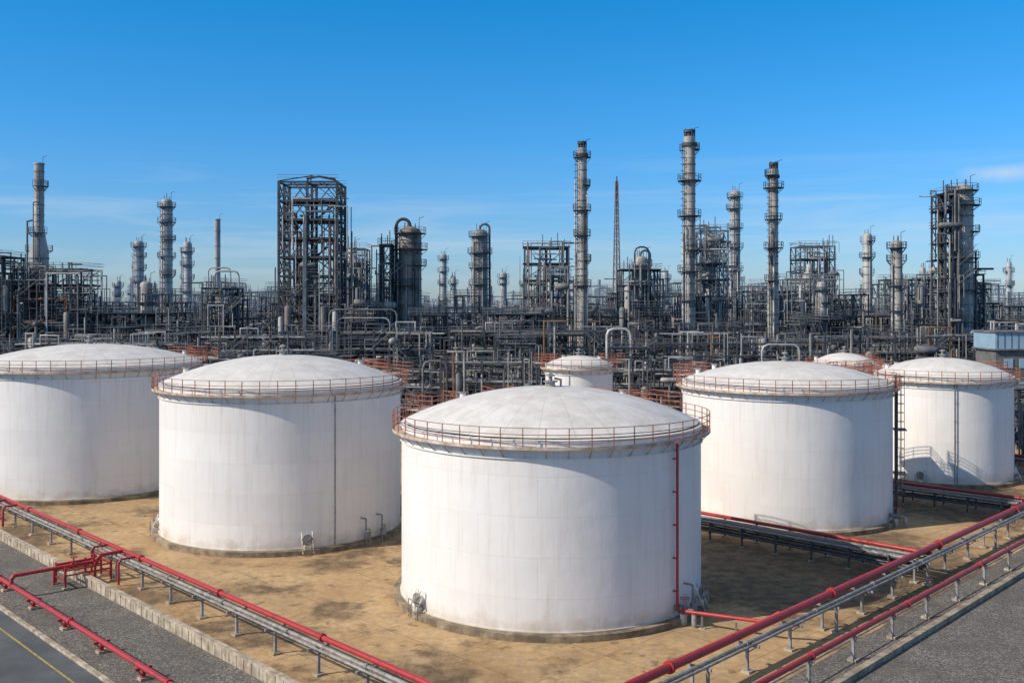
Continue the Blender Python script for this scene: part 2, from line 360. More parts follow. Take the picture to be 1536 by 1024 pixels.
tank(2.6,67.6,10.0,11.15,2.25,seed=1,nozzles=((-55,'man'),(47,'valve'),(53,'pipe'),(64,'man')),redpipe=46,platforms=((-128,4,0.5),(150,5,0.5),(130,3,0.6),(-160,2,.7)))
tank(-19.9,86.9,10.15,12.35,2.2,seed=2,nozzles=((-72,'man'),(23,'man'),(50,'pipe'),(60,'pipe')),conduits=(36,),platforms=((125,4,0.5),(145,3,0.6)))
tank(-45.6,108.0,11.6,12.75,1.9,nposts=56,seed=3,nozzles=((-35,'man'),(62,'pipe'),(66,'pipe')),platforms=((115,5,0.5),(140,4,0.5)))
tank(25.3,92.7,9.35,11.9,1.75,nposts=46,seed=4,nozzles=((55,'valve'),(-75,'pipe')),ladder=74,platforms=((150,4,0.5),(125,3,0.6),(-130,3,0.5)))
tank(48.2,112.0,7.2,11.1,1.85,nposts=38,seed=5,nozzles=((-40,'man'),(62,'man'),(70,'valve')),conduits=(-12,-14),platforms=((120,4,0.5),(-130,3,0.5)))
tank(44.5,134.0,4.4,10.9,1.5,nposts=24,seed=6,platforms=((120,2,0.5),))
tank(8.3,124.0,4.15,11.5,1.05,nposts=24,seed=7,platforms=((110,2,0.5),(-120,2,0.4)),conduits=(-20,))

# ---------------------------------------------------------------- foreground pipelines
PM=[RED,GREYP,DARKP,CONC]
def wline(m,PF,s0,s1,n,z,r,mat,fl=9.0):
    a=PF(s0,n); b=PF(s1,n); m.path([(a[0],a[1],z),(b[0],b[1],z)],r,mat,14)
    if fl:
        s=s0+3.1; az=PF(1,0)
        while s<s1:
            p=PF(s,n); d=Vector((az[0],az[1],0))
            m.cyl((p[0]-d.x*.09,p[1]-d.y*.09,z),(p[0]-d.x*.01,p[1]-d.y*.01,z),r*1.45,mat,14)
            m.cyl((p[0]+d.x*.01,p[1]+d.y*.01,z),(p[0]+d.x*.09,p[1]+d.y*.09,z),r*1.45,mat,14)
            s+=fl
def support(m,PF,s,n0,n1,ztop,az,mat=1,legs=None,w=0.14):
    nm=(n0+n1)/2
    for q in (legs or (nm,)):
        p=PF(s,q); m.box((p[0],p[1],ztop/2),(w,w,ztop-0.02),mat,az)
        m.box((p[0],p[1],0.08),(0.5,0.5,0.14),3,az); m.box((p[0],p[1],0.165),(0.3,0.3,0.03),mat,az)
    c=PF(s,nm)
    m.box((c[0],c[1],ztop),(0.13,abs(n1-n0),0.12),mat,az)
    if not legs:
        for q in(n0*0.7+nm*0.3,n1*0.7+nm*0.3):
            p=PF(s,q); m.beam((c[0],c[1],ztop-0.45),(p[0],p[1],ztop-0.05),0.06,mat)
m=M()
wline(m,PL,8,125,29.1,1.83,0.155,0,11.3)
wline(m,PL,8,125,28.6,1.66,0.11,1,7.3)
wline(m,PL,8,125,28.25,1.62,0.07,1,None)
s=14.3
while s<120: support(m,PL,s,28.05,29.35,1.48,azL); s+=4.35
# valve cross-over from the low line, over the bund wall, to the elevated line
S=70.5
for s,z0 in((S,1.45),(S+.9,1.45)):
    a=PL(s,21.6); b=PL(s,27.2); c=PL(s,29.1)
    if s<S+.5: m.path([(a[0],a[1],0.75),(a[0],a[1],z0-0.2),(*PL(s,21.8),z0),(b[0],b[1],z0),(*PL(s,27.5),1.83),(c[0],c[1],1.83)],0.13,0,12)
    else: m.path([(*PL(s,24.6),0.1),(*PL(s,24.6),z0-0.2),(*PL(s,24.8),z0),(b[0],b[1],z0),(*PL(s,27.5),1.63)],0.09,0,10)
for q in(24.9,26.9,28.0):
    for s in(S-.4,S+1.4): p=PL(s,q); m.box((p[0],p[1],0.75),(0.13,0.13,1.48),0,azL); m.box((p[0],p[1],0.06),(0.35,0.35,0.1),3,azL)
    for z in(0.55,1.22): m.beam((*PL(S-.4,q),z),(*PL(S+1.4,q),z),0.1,0)
for s in(S-.4,S+1.4):
    m.beam((*PL(s,24.9),0.9),(*PL(s,28.0),0.9),0.09,0); m.beam((*PL(s,24.9),1.24),(*PL(s,28.0),1.24),0.09,0)
for q in(25.6,27.0):
    p=PL(S,q); m.cyl((p[0],p[1],1.4),(p[0],p[1],2.0),0.05,0,8); m.ring((p[0],p[1],2.0),0.22,0.03,0,n=14)
    for e in(-.18,.12): m.cyl((*PL(S,q+e),1.45),(*PL(S,q+e+.07),1.45),0.2,0,12)
for s in(S-2.2,S+2.6):
    m.path([(*PL(s,29.1),1.83),(*PL(s,28.0),1.83),(*PL(s,27.8),1.6),(*PL(s,27.8),0.1)],0.08,0,10)
for s in(93,96,99.5):
    m.path([(*PL(s,29.1),1.83),(*PL(s,28.0),1.83),(*PL(s,27.8),1.6),(*PL(s,27.8),0.1)],0.1,0,10)
    m.path([(*PL(s,27.8),0.9),(*PL(s+1.6,27.8),0.9),(*PL(s+1.7,27.8),0.7),(*PL(s+1.7,27.8),0.0)],0.08,0,10)
m.build('elevated_pipeline',PM)
m=M()
wline(m,PL,5,125,21.65,0.80,0.15,0,13.0)
wline(m,PL,5,125,22.1,0.35,0.07,0,4.0)
s=12.0
while s<120:
    support(m,PL,s,21.4,22.3,0.6,azL,0,w=0.12); s+=5.5
m.build('low_pipeline',PM)
m=M()
wline(m,PR,20,128,-27.75,1.90,0.225,0,17.0)
wline(m,PR,20,128,-27.15,1.66,0.11,1,7.7)
wline(m,PR,20,128,-26.85,1.62,0.07,1,None)
s=23.6; k=0
while s<122:
    support(m,PR,s,-28.05,-26.6,1.50,azR,legs=(-27.7,-26.8) if k%3==1 else None); s+=4.6; k+=1
a=Vector((2.6,67.6,0)); an=math.radians(46-90); c=Vector((math.cos(an),math.sin(an),0)); q=a+c*10.28
m.path([(q.x,q.y,1.05),(q.x+0.05,q.y-0.05,0.95),(q.x+0.6,q.y-0.55,0.95),(*PR(51.5,-29.2),1.15),(*PR(51.5,-28.2),1.85),(*PR(51.5,-27.75),1.9)],0.11,0,12)
for t in(0.3,0.7):
    p=Vector((q.x,q.y,0)).lerp(Vector((*PR(51.5,-29.2),0)),t); m.box((p.x,p.y,0.42),(0.1,0.1,0.8),1); m.box((p.x,p.y,0.05),(0.3,0.3,0.08),3)
m.build('elevated_pipeline',PM)
m=M()
wline(m,PR,20,128,-24.05,1.52,0.15,0,12.1)
wline(m,PR,20,128,-24.4,0.95,0.045,1,None)
s=26.6
while s<122:
    support(m,PR,s,-24.35,-23.75,1.34,azR)
    s+=5.1
m.build('perimeter_pipeline',PM)
def crossrack(name,a,b,cols,sup=5):
    m=M(); a=Vector(a); b=Vector(b); d=(b-a).normalized(); n=Vector((d.y,-d.x))
    if n.y>0: n=-n
    Ln=(b-a).length; az=math.atan2(d.y,d.x)
    for i,(off,z,r,mt) in enumerate(cols):
        p=a+n*off; q=b+n*off
        m.path([(p.x,p.y,0.1),(p.x,p.y,z-0.2),(p.x+d.x*.2,p.y+d.y*.2,z),(q.x,q.y,z)],r,mt,10)
    k=1.0
    while k<Ln:
        for off in(0.0,cols[-1][0]):
            p=a+d*k+n*off; m.box((p.x,p.y,0.8),(0.12,0.12,1.55),2,az); m.box((p.x,p.y,0.06),(0.35,0.35,0.08),3,az)
        p=a+d*k+n*cols[-1][0]/2
        for z in(0.75,1.3): m.box((p.x,p.y,z),(0.12,cols[-1][0]+0.2,0.1),2,az)
        k+=sup*0.6
    m.build(name,PM)
cols=[(0.0,1.66,0.15,0),(0.5,1.45,0.12,1),(0.9,1.45,0.10,2),(1.3,1.45,0.13,2),(1.75,1.45,0.10,1),(2.1,1.45,0.08,2),(0.6,0.87,0.09,2),(1.5,0.87,0.12,2),(2.2,0.87,0.08,2)]
crossrack('pipe_rack',(14.9,86.0),(29.8,71.0),cols)
crossrack('pipe_rack',(36.5,101.0),(46.6,91.0),cols)
crossrack('pipe_rack',(57.5,118.0),(66.5,107.5),[(0,1.7,.18,0),(0.6,1.5,.1,2),(1.2,1.5,.14,1),(1.9,1.5,.1,2)])

# ---------------------------------------------------------------- refinery parts
def frame(m,x0,x1,y0,y1,h,lv,bay=5.0,rr=R,cw=0.30,brace=0.5,deck=0.6,rail=True,z0=0.0,mt=SD):
    nx=max(1,round((x1-x0)/bay)); ny=max(1,round((y1-y0)/bay)); nl=max(1,round((h-z0)/lv))
    xs=[x0+(x1-x0)*i/nx for i in range(nx+1)]; ys=[y0+(y1-y0)*i/ny for i in range(ny+1)]; zs=[z0+(h-z0)*i/nl for i in range(nl+1)]
    for x in xs:
        for y in ys: m.box((x,y,(h+z0)/2),(cw,cw,h-z0),mt)
    bw=cw*0.8
    for z in zs[1:]:
        mq=mt if rr.random()<.75 else SM
        for y in ys: m.box(((x0+x1)/2,y,z-bw/2-0.02),(x1-x0-0.02,bw*0.7,bw),mq)
        for x in xs: m.box((x,(y0+y1)/2,z-bw/2-0.03),(bw*0.66,y1-y0-0.02,bw*0.96),mq)
        if rr.random()<deck: m.box(((x0+x1)/2,(y0+y1)/2,z+0.05),(x1-x0+0.8,y1-y0+0.8,0.09),mt if rr.random()<.6 else SM)
        if rail and rr.random()<0.85:
            for zz in(0.6,1.15):
                for y in(y0-.4,y1+.4): m.beam((x0-.4,y,z+zz),(x1+.4,y,z+zz),0.07,SM)
                for x in(x0-.4,x1+.4): m.beam((x,y0-.4,z+zz),(x,y1+.4,z+zz),0.07,SM)
            k=x0-.4
            while k<=x1+.4: m.beam((k,y0-.4,z),(k,y0-.4,z+1.15),0.06,SM); k+=1.5
    for j in range(nl):
        for i in range(nx):
            if rr.random()<brace:
                a,b=(zs[j],zs[j+1]) if rr.random()<.5 else (zs[j+1],zs[j])
                m.beam((xs[i],y0,a),(xs[i+1],y0,b),0.15,mt)
                if rr.random()<.5: m.beam((xs[i],y0-.02,b),(xs[i+1],y0-.02,a),0.15,mt)
            if rr.random()<brace*.6: m.beam((xs[i],y1,zs[j]),(xs[i+1],y1,zs[j+1]),0.15,mt)
        for i in range(ny):
            if rr.random()<brace:
                for x in(x0,x1): m.beam((x,ys[i],zs[j]),(x,ys[i+1],zs[j+1]),0.15,mt)
def pick(rr):
    q=rr.random()
    return GV if q<0.24 else (SM if q<0.56 else (SD if q<0.84 else (RU if q<0.89 else SH)))
def vessel(m,c,Ln,r,rr,axis='x',mat=SH):
    x,y,z=c; h=Ln/2
    prof=[(-h-r*.5,0.02),(-h-r*.4,r*.6),(-h,r),(h,r),(h+r*.4,r*.6),(h+r*.5,.02)]
    n=14; base=len(m.v)
    for k in range(n):
        a=2*math.pi*k/n
        for (t,q) in prof:
            m.v.append((x+t,y+q*math.cos(a),z+q*math.sin(a)) if axis=='x' else (x+q*math.cos(a),y+t,z+q*math.sin(a)))
    Q=len(prof)
    for k in range(n):
        k2=(k+1)%n
        for j in range(Q-1): m.f.append((base+k*Q+j,base+k2*Q+j,base+k2*Q+j+1,base+k*Q+j+1)); m.m.append(mat)
def clutter(m,x0,x1,y0,y1,h,n,rr,z0=0.5,rmax=0.2):
    for _ in range(n):
        t=rr.random(); r=rr.choice((0.05,0.07,0.09,0.11,0.14,rmax)); mt=pick(rr)
        x=rr.uniform(x0,x1); y=rr.uniform(y0-1.2,y1+1) if rr.random()<.6 else y0-rr.uniform(.3,1.5); z=rr.uniform(z0,h)
        if t<0.42:
            w=rr.uniform(2,(x1-x0)*.7); xa=rr.uniform(x0-1,x1-1); xb=min(x1+2,xa+w)
            p=[(xa,y,z),(xb,y,z)]
            if rr.random()<.6: p=[(xa,y,rr.uniform(z0,h))]+p
            if rr.random()<.6: p=p+[(xb,y,rr.uniform(z0,h+.5))]
            m.path(p,r,mt,7)
        elif t<0.76:
            zb=min(h+1.0,z+rr.uniform(2,9)); p=[(x,y,max(0,z-4)),(x,y,zb)]
            if rr.random()<.6: p+= [(x+rr.uniform(-4,4),y,zb)]
            if rr.random()<.35 and len(p)==3: p+=[(p[2][0],y,zb-rr.uniform(1,6))]
            m.path(p,r,mt,7)
        elif t<0.87:
            m.path([(x,y0-1,z),(x,y1+1,z)],r,mt,7)
        elif t<0.91:
            rr2=rr.uniform(.35,.8); vessel(m,(x,y,min(z,h-2)),rr.uniform(2,4.5),rr2,rr,'x' if rr.random()<.6 else 'y',rr.choice((SH,SHD,SM)))
        elif t<0.96:
            zz=min(z,h-3); s=rr.choice((-1,1))
            for e in(0,.8): m.beam((x,y0-.6-e,zz),(x+s*3.6,y0-.6-e,zz+3),.13,SM)
            for e in(0,.8): m.beam((x,y0-.6-e,zz+1),(x+s*3.6,y0-.6-e,zz+4),.06,SM)
        else:
            rad=rr.uniform(.35,.75); hh=rr.uniform(3,7); zb=max(0,z-hh)
            m.lathe([(rad,0),(rad,hh),(rad*.7,hh+rad*.4),(0.02,hh+rad*.55)],(x,y,zb),12,rr.choice((SH,SHD,SHD,SM)))
def unit(x0,x1,y0,y1,h,seed,dens=1.0,lv=3.8,bay=5.0,name='process_unit'):
    rr=random.Random(seed); m=M()
    frame(m,x0,x1,y0,y1,h,lv,bay,rr,deck=0.5,brace=0.45)
    nl=int((x1-x0)*(y1-y0)*h/90*dens)+12
    clutter(m,x0,x1,y0,y1,h,min(nl,200),rr)
    for _ in range(3):
        if rr.random()<.5:
            a=rr.uniform(x0,x1-4); frame(m,a,a+rr.uniform(3,6),y0+1,y1-1,h+rr.uniform(2.5,4.5),3,4,rr,z0=h,cw=.22)
    for _ in range(4):
        a=rr.uniform(x0,x1); m.cyl((a,y0,h),(a,y0,h+rr.uniform(1,4)),0.08,SM,6)
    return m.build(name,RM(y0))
def platform(m,x,y,z,r,w,rr,a0=0,a1=2*math.pi):
    n=14; full=abs(a1-a0-2*math.pi)<1e-6
    m.lathe([(r,z-.12),(r+w,z-.12),(r+w,z),(r,z)],(x,y,0),n,SD,a0,a1)
    for k in range(n+(0 if full else 1)):
        a=a0+(a1-a0)*k/n; ca,sa=math.cos(a),math.sin(a)
        m.beam((x+(r+w)*ca,y+(r+w)*sa,z),(x+(r+w)*ca,y+(r+w)*sa,z+1.15),0.07,SD)
        if k%2==0: m.beam((x+(r+w)*ca,y+(r+w)*sa,z-.1),(x+r*ca,y+r*sa,z-1.1),0.09,SD)
    for zz in(.6,1.15): m.ring((x,y,z+zz),r+w,0.045,SD,n=n) if full else m.ring((x,y,z+zz),r+w,0.045,SD,n=n,a0=a0,a1=a1)
def column(name,x,y,zt,r,seed,plats=(),rings=3.0,mat=SH,top='dome',taper=1.0,skirt=None,ladder=True,risers=2,gooseneck=False,pw=0.8):
    rr=random.Random(seed); m=M()
    prof=[(r/taper,0.0)]
    if skirt: prof=[(skirt[0],0.0),(skirt[0],skirt[1]),(r,skirt[2])]
    def rad(z):
        if skirt: return skirt[0] if z<skirt[1] else r
        return r/taper+(r-r/taper)*(z/zt)
    prof.append((r,zt-(r*.6 if top=='dome' else 0)))
    if top=='dome': prof+=[(r*.85,zt-r*.3),(r*.5,zt-r*.08),(0.02,zt)]
    elif top=='open': prof+=[(r*1.12,zt),(r*1.12,zt+.3),(r*.85,zt+.3),(r*.85,zt-1.5)]
    m.lathe(prof,(x,y,0),22,mat)
    z=6.0
    while z<zt-r:
        q=rad(z)*1.05+0.02; m.lathe([(rad(z),z-.12),(q,z-.12),(q,z+.12),(rad(z),z+.12)],(x,y,0),18,SM if rr.random()<.6 else mat); z+=rings*rr.uniform(.7,1.3)
    for i,p in enumerate(plats):
        z,w=(p if isinstance(p,tuple) else (p,pw))
        if rr.random()<.45: platform(m,x,y,z,rad(z),w,rr)
        else:
            a=rr.uniform(0,6.28); platform(m,x,y,z,rad(z),w,rr,a,a+rr.uniform(3,4.8))
    if ladder:
        a=rr.choice((-2.6,-.5,-1.2,-2.0))
        for e in(-.25,.25):
            q=rad(20)+.3; m.beam((x+q*math.cos(a)-e*math.sin(a),y+q*math.sin(a)+e*math.cos(a),4),(x+q*math.cos(a)-e*math.sin(a),y+q*math.sin(a)+e*math.cos(a),zt-1),0.08,SD)
        z=8
        while z<zt-2: m.ring((x+(rad(z)+.55)*math.cos(a),y+(rad(z)+.55)*math.sin(a),z),.38,.045,SD,n=7); z+=1.3
    for k in range(risers):
        a=rr.uniform(-3.0,-.1); q=rad(zt*.4)+.35; pr=rr.choice((.08,.12,.2)); zz=rr.uniform(.55,.95)*zt
        px,py=x+q*math.cos(a),y+q*math.sin(a)
        m.path([(px,py,2),(px,py,zz),(x,y,zz+.6)],pr,GV if rr.random()<.5 else SD,8)
    if gooseneck:
        pr=r*.12+.05; s=1 if rr.random()<.6 else -1; R0=r*.55+.1
        pts=[(x,y,zt-.3),(x,y,zt+.1)]+[(x+s*(R0-R0*math.cos(math.radians(t))),y-.0,zt+.1+R0*math.sin(math.radians(t))) for t in range(20,181,20)]
        e=pts[-1]; pts+=[(e[0],e[1],zt-2),(e[0]+s*.05,e[1],zt*.45)]
        m.path(pts,pr,SD,9)
    if top=='dome':
        for k in range(3):
            a=k*2.1+rr.random(); m.cyl((x+r*.5*math.cos(a),y+r*.5*math.sin(a),zt-.4),(x+r*.5*math.cos(a),y+r*.5*math.sin(a),zt+rr.uniform(.5,1.4)),.1,SM,6)
    if top=='flare':
        m.cyl((x,y,zt-.2),(x,y,zt+1.0),r*.7,SD,10); m.cyl((x,y,zt+0.8),(x,y,zt+1.3),r*1.0,SD,10); m.cyl((x,y,zt-1.8),(x,y,zt-1.2),r*1.35,SD,12)
        for k in range(5):
            a=k*1.256; m.cyl((x+r*.9*math.cos(a),y+r*.9*math.sin(a),zt-2),(x+r*.9*math.cos(a),y+r*.9*math.sin(a),zt+1.5),.1,SD,6)
    m.path([(x+r*.8,y,zt-1),(x+r*.8,y,zt+1.6),(x+r*.8+.9,y,zt+1.9)],.06,SD,6)
    return m.build(name,RM(y))

# landmark stacks / columns  (world metres)
column('chimney_stack',-99.3,210,48.5,1.0,1,plats=(26,(30.5,1.6),(34.2,1.2),44),rings=1.7,top='open',skirt=(1.9,30,35),risers=3)
column('distillation_column',-112,300,38.3,1.5,2,plats=(22,26,30,33.5,36.5),rings=2)
column('distillation_column',-89.8,260,46.6,1.5,3,plats=(22,27,31.5,36,40.5,44.5),rings=1.6,mat=SH)
column('distillation_column',-97.4,300,38.0,1.3,4,plats=(23,27,31,35),rings=2)
column('chimney_stack',-82.5,280,42.7,0.85,5,plats=(),rings=4,top='open',ladder=False,risers=0)
column('reactor_column',-20.4,200,34.8,2.3,6,plats=((23,1.2),(27,1.0),(30.2,1.2),(33.4,.9)),rings=2.4,mat=SHD,risers=5,gooseneck=True)
column('distillation_column',-22.7,330,35.8,1.1,7,plats=(26,30,34))
column('distillation_column',-19.4,330,28.5,0.9,8,plats=(26,))
column('distillation_column',-7.7,240,37.2,1.9,9,plats=(24,28,(31.5,1.1),35.5),rings=2,mat=SHD,risers=4,gooseneck=True)
column('distillation_column',-2.9,330,29.7,1.2,10,plats=(26,28))
column('chimney_stack',14.0,200,50.4,0.95,11,plats=((23,.8),28,(33,.7),38,(43,.7),48.6),rings=1.6,top='flare',taper=.85,risers=3)
column('distillation_column',33.7,190,51.0,1.12,12,plats=((20,1),(25.5,1.1),(29.5,1.3),(36,1.1),(42.7,1.1),(48.6,.8)),rings=1.8,top='flare',risers=4,mat=SH)
column('distillation_column',58.0,260,48.8,1.3,13,plats=(28,34,39,(44,1),47),rings=2)
column('chimney_stack',52.3,200,46.2,0.92,14,plats=(24,(30.5,1.0),(36.2,.8),(42.5,1.1),45),rings=1.7,top='flare',risers=3)
column('distillation_column',88.8,250,37.0,1.1,15,plats=(22,27,31,35),rings=2)
column('distillation_column',76.9,200,32.0,1.1,16,plats=(18,(23,.7),28,30.5),rings=2,risers=3)
column('distillation_column',85.5,190,42.0,2.0,17,plats=((16,1.1),(22,1.1),(28,1.1),(33,1.1),(38,1.3),(40.8,.9)),rings=2.3,risers=4)
column('distillation_column',27.2,212,29.5,1.7,31,plats=(20,24,27.5),rings=2,risers=5,gooseneck=True)
column('distillation_column',149,300,32,0.8,18,plats=(25,29))
column('distillation_column',115,280,29.5,0.8,19,plats=(24,))
column('distillation_column',117.2,280,29.2,0.8,20,plats=(24,27))
column('distillation_column',-37,232,32.5,1.1,21,plats=(24,28))
column('distillation_column',43,218,34.5,1.3,22,plats=(24,28,32),risers=4)
for (x,y,z,r) in((-130,330,27,1),(-118,330,24,1.2),(-70,340,25,1),(-60,330,27,.9),(-52,260,25,1.4),(-13,340,27,1),(4,300,27,1.1),(20,330,26,1),(46,300,29,1),(66,300,31,1.1),(71,240,27,1.2),(96,300,29,1),(105,240,25,1.2),(124,280,25,.9),(137,300,27,1),(160,300,28,1),(150,260,27,1.2),(100,330,30,.9),(-75,205,24,1.2),(65,210,24,1),(94,215,26,1),(128,420,31,1.3),(175,420,30,1.3),(-160,420,29,1.4),(30,420,34,1.2)):
    column('distillation_column',x,y,z,r,int(x*7+y),plats=[z*.7,z*.82,z*.93],rings=2.2,risers=3)

# lattice frame tower
m=M(); rr=random.Random(3)
x0,x1,y0,y1=-43.6,-32.7,187,196; zt=42.3; nl=12; xs=[x0,-38.3,x1]; ys=[y0,191.5,y1]
for x in xs:
    for y in ys: m.box((x,y,zt/2),(.45,.45,zt),SD)
for j in range(1,nl+1):
    z=zt*j/nl; zp=zt*(j-1)/nl
    for y in ys: m.box(((x0+x1)/2,y,z-.2),(x1-x0,.3,.36),SD)
    for x in xs: m.box((x,(y0+y1)/2,z-.2),(.28,y1-y0,.34),SD)
    if j<nl: m.box(((x0+x1)/2+(.25 if j%2 else -.25),(y0+y1)/2,z+.03),(x1-x0-1.2,y1-y0-.8,.1),SD)
    for i in range(2):
        for y in(y0,y1):
            m.beam((xs[i],y,zp),((xs[i]+xs[i+1])/2,y,z),.17,SD); m.beam((xs[i+1],y,zp),((xs[i]+xs[i+1])/2,y,z),.17,SD)
        for x in(x0,x1):
            m.beam((x,ys[i],zp),(x,ys[i+1],z),.17,SD); m.beam((x,ys[i],z),(x,ys[i+1],zp),.17,SD)
    for zz in(.6,1.1):
        for y in(y0-.3,y1+.3): m.beam((x0-.3,y,z+zz),(x1+.3,y,z+zz),.07,SM)
    yy=191.5; a,b=(xs[1]+.3,x1-.6) if j%2 else (x1-.6,xs[1]+.3)
    for e in(0,.9): m.beam((a,yy+e,zp),(b,yy+e,z),.15,SM)
clutter(m,x0,x1,y0+1,y1-1,38,150,rr)
m.cyl((-38.4,191,zt),(-38.4,191,zt+1.6),.12,SD,6)
for x in(x0,x1,-38.3): m.beam((x,y0,zt),(-38.3,191.5,zt+1.5),.2,SD)
m.path([(-38.4,y0,zt+.4),(-36,y0,zt+.8),(-33,y0,zt+.3)],.2,SD,6)
m.build('steel_lattice_tower',REF0)
m=M(); zt=58.5; B=1.6
for j in range(24):
    z0,z1=zt*j/24,zt*(j+1)/24; w0,w1=B*(1-z0/zt*.78),B*(1-z1/zt*.78); c=[(-1,-1),(1,-1),(1,1),(-1,1)]
    for k in range(4):
        a,b=c[k],c[(k+1)%4]
        m.beam((33.5+a[0]*w0,320+a[1]*w0,z0),(33.5+a[0]*w1,320+a[1]*w1,z1),.26,RU)
        m.beam((33.5+a[0]*w0,320+a[1]*w0,z0),(33.5+b[0]*w1,320+b[1]*w1,z1),.14,RU)
        m.beam((33.5+a[0]*w1,320+a[1]*w1,z1),(33.5+b[0]*w1,320+b[1]*w1,z1),.12,RU)
m.cyl((33.5,320,0),(33.5,320,zt+1.5),.22,SD,8)
m.build('flare_derrick',REF1)
def sframe(x0,x1,y0,y1,h,seed,dens=1.3,bay=4.5,lv=3.4,name='steel_frame_structure'):
    rr=random.Random(seed); m=M(); frame(m,x0,x1,y0,y1,h,lv,bay,rr,brace=.85,deck=.7)
    clutter(m,x0,x1,y0,y1,h,int(95*dens),rr,z0=4)
    for _ in range(4): a=rr.uniform(x0,x1); m.cyl((a,y0+1,h),(a,y0+1,h+rr.uniform(1.5,3)),.1,SD,6)
    m.build(name,RM(y0))
sframe(-102.5,-87,202,212,26.5,40,2.4)
sframe(-112,-103.5,200,212,29,41,1.6)
sframe(-38.8,-33.6,228,236,32.0,42)
sframe(2.7,11.8,208,217,31.2,43,1.6)
sframe(22.8,30.8,208,216,26.5,44,1.4)
sframe(40.2,46.0,213,222,35.0,45,1.6)
sframe(74.4,83.3,258,267,34.3,46,1.3)
sframe(81.0,83.2,187,193,40.0,47,.6,bay=2.6,lv=3)
sframe(86.5,90.5,192,200,25,48,1)
sframe(50,60,212,222,22,49,1.3)
sframe(-62,-56,200,208,22.5,50,1)
sframe(-26,-24,197,203,31,51,.5,bay=2)
sframe(62,72,225,233,25,52,1.2)
sframe(88,100,232,240,25,53,1.2)
m=M()
def archp(x0,x1,y,zb,zt,r,mat=GV):
    m.path([(x0,y,zb),(x0,y,zt-1),(x0+.3,y,zt-.3),(x0+1,y,zt),(x1-1,y,zt),(x1-.3,y,zt-.3),(x1,y,zt-1),(x1,y,zb)],r,mat,9)
archp(-82,-76,270,4,29,.2); archp(-61,-56,205,4,26,.18); archp(25.3,28.2,206,10,31,.18,SM)
archp(-32.5,-20.5,178,1,18.3,.16,SM); archp(-31.3,-21.8,178.6,1,16.8,.12); archp(15.2,19.0,160,1,15.3,.24); archp(40,46,160,1,12.8,.18)
archp(-13,-9.5,146,2,11.0,.18,SM); archp(-7,-4,188,3,15,.16)
m.build('overhead_pipe_loop',REF0)

def rack(x0,x1,y,w,levels,seed):
    rr=random.Random(seed); m=M(); k=x0
    top=levels[-1]
    while k<=x1:
        for yy in(y-w/2,y+w/2): m.box((k,yy,top/2+.5),(.3,.3,top+1),SD)
        for z in levels: m.box((k,y,z-.2),(.3,w,.3),SD)
        if rr.random()<.3: m.beam((k,y-w/2,0),(k+6,y-w/2,levels[0]),.16,SD)
        k+=6.0
    for z in levels:
        for yy in(y-w/2,y+w/2): m.box(((x0+x1)/2,yy,z-.5),(x1-x0,.2,.22),SD)
        yy=y-w/2+.3
        while yy<y+w/2-.2:
            r=rr.choice((.06,.08,.1,.13,.18)); a=x0 if rr.random()<.35 else rr.uniform(x0,x1*.5+x0*.5); b=x1 if rr.random()<.35 else rr.uniform((x0+x1)/2,x1)
            mt=pick(rr); p=[(a,yy,z+r),(b,yy,z+r)]
            if rr.random()<.6: p.append((b,yy,rr.uniform(1,top+3)))
            if rr.random()<.35 and b-a>14:
                c=rr.uniform(a+3,b-8); p=[(a,yy,z+r),(c,yy,z+r),(c,yy,z+r+1.5),(c+3,yy,z+r+1.5),(c+3,yy,z+r)]+p[1:]
            m.path(p,r,mt,8); yy+=r*2+rr.uniform(.15,.5)
    for zz in(.6,1.15): m.beam((x0,y-w/2-.2,top+zz),(x1,y-w/2-.2,top+zz),.06,SM)
    k=x0
    while k<x1: m.beam((k,y-w/2-.2,top),(k,y-w/2-.2,top+1.15),.06,SM); k+=1.6
    clutter(m,x0,x1,y-w/2,y+w/2,top+1.0,int((x1-x0)*3.4),rr,rmax=.17)
    m.build('pipe_rack',RM(y))
rr=random.Random(77); x=-125; i=0
while x<140:
    w=rr.uniform(16,34); t=rr.uniform(7.5,10.5); rack(x,x+w-2,149+rr.uniform(-1,5),6,(t*.45,t*.75,t),100+i); x+=w; i+=1
x=-130
while x<140:
    w=rr.uniform(16,34); t=rr.uniform(10,14.5); rack(x,x+w-3,171+rr.uniform(-2,5),7,(t*.35,t*.6,t*.8,t),200+i); x+=w; i+=1
x=-150
while x<160:
    w=rr.uniform(20,40); t=rr.uniform(13,17); rack(x,x+w-4,222+rr.uniform(-2,4),7,(t*.5,t*.75,t),300+i); x+=w; i+=1
sd=500
def row(xa,xb,y,d,hmin,hmax,dens=1.0,gap=2.0,wmin=12,wmax=24,lv=3.8,bay=5.0):
    global sd
    rr=random.Random(sd); x=xa
    while x<xb:
        w=rr.uniform(wmin,wmax); hh=rr.uniform(hmin,hmax)
        unit(x,x+w,y+rr.uniform(-2,2),y+d,hh,sd,dens,lv,bay); sd+=1; x+=w+rr.uniform(.5,gap)
row(-112,108,159,7,5,10,2.4,wmin=7,wmax=18,lv=2.8,bay=3.5)
row(-128,128,183,12,8,15.5,1.8,wmin=8,wmax=20,lv=3.2,bay=4)
row(-150,150,203,12,12,18,1.5,wmin=8,wmax=20,lv=3.4)
row(-165,170,236,14,14,20.5,1.2,wmin=8)
row(-215,215,280,16,15,22,.9,4)
row(-290,290,350,20,15,24,.6,8,16,30,4.5,6)
row(-420,420,480,30,16,28,.35,14,20,45,5,8)
row(84,120,137,8,5,9.5,1.8,lv=3)
row(-112,-66,138,7,4,8,1.4)
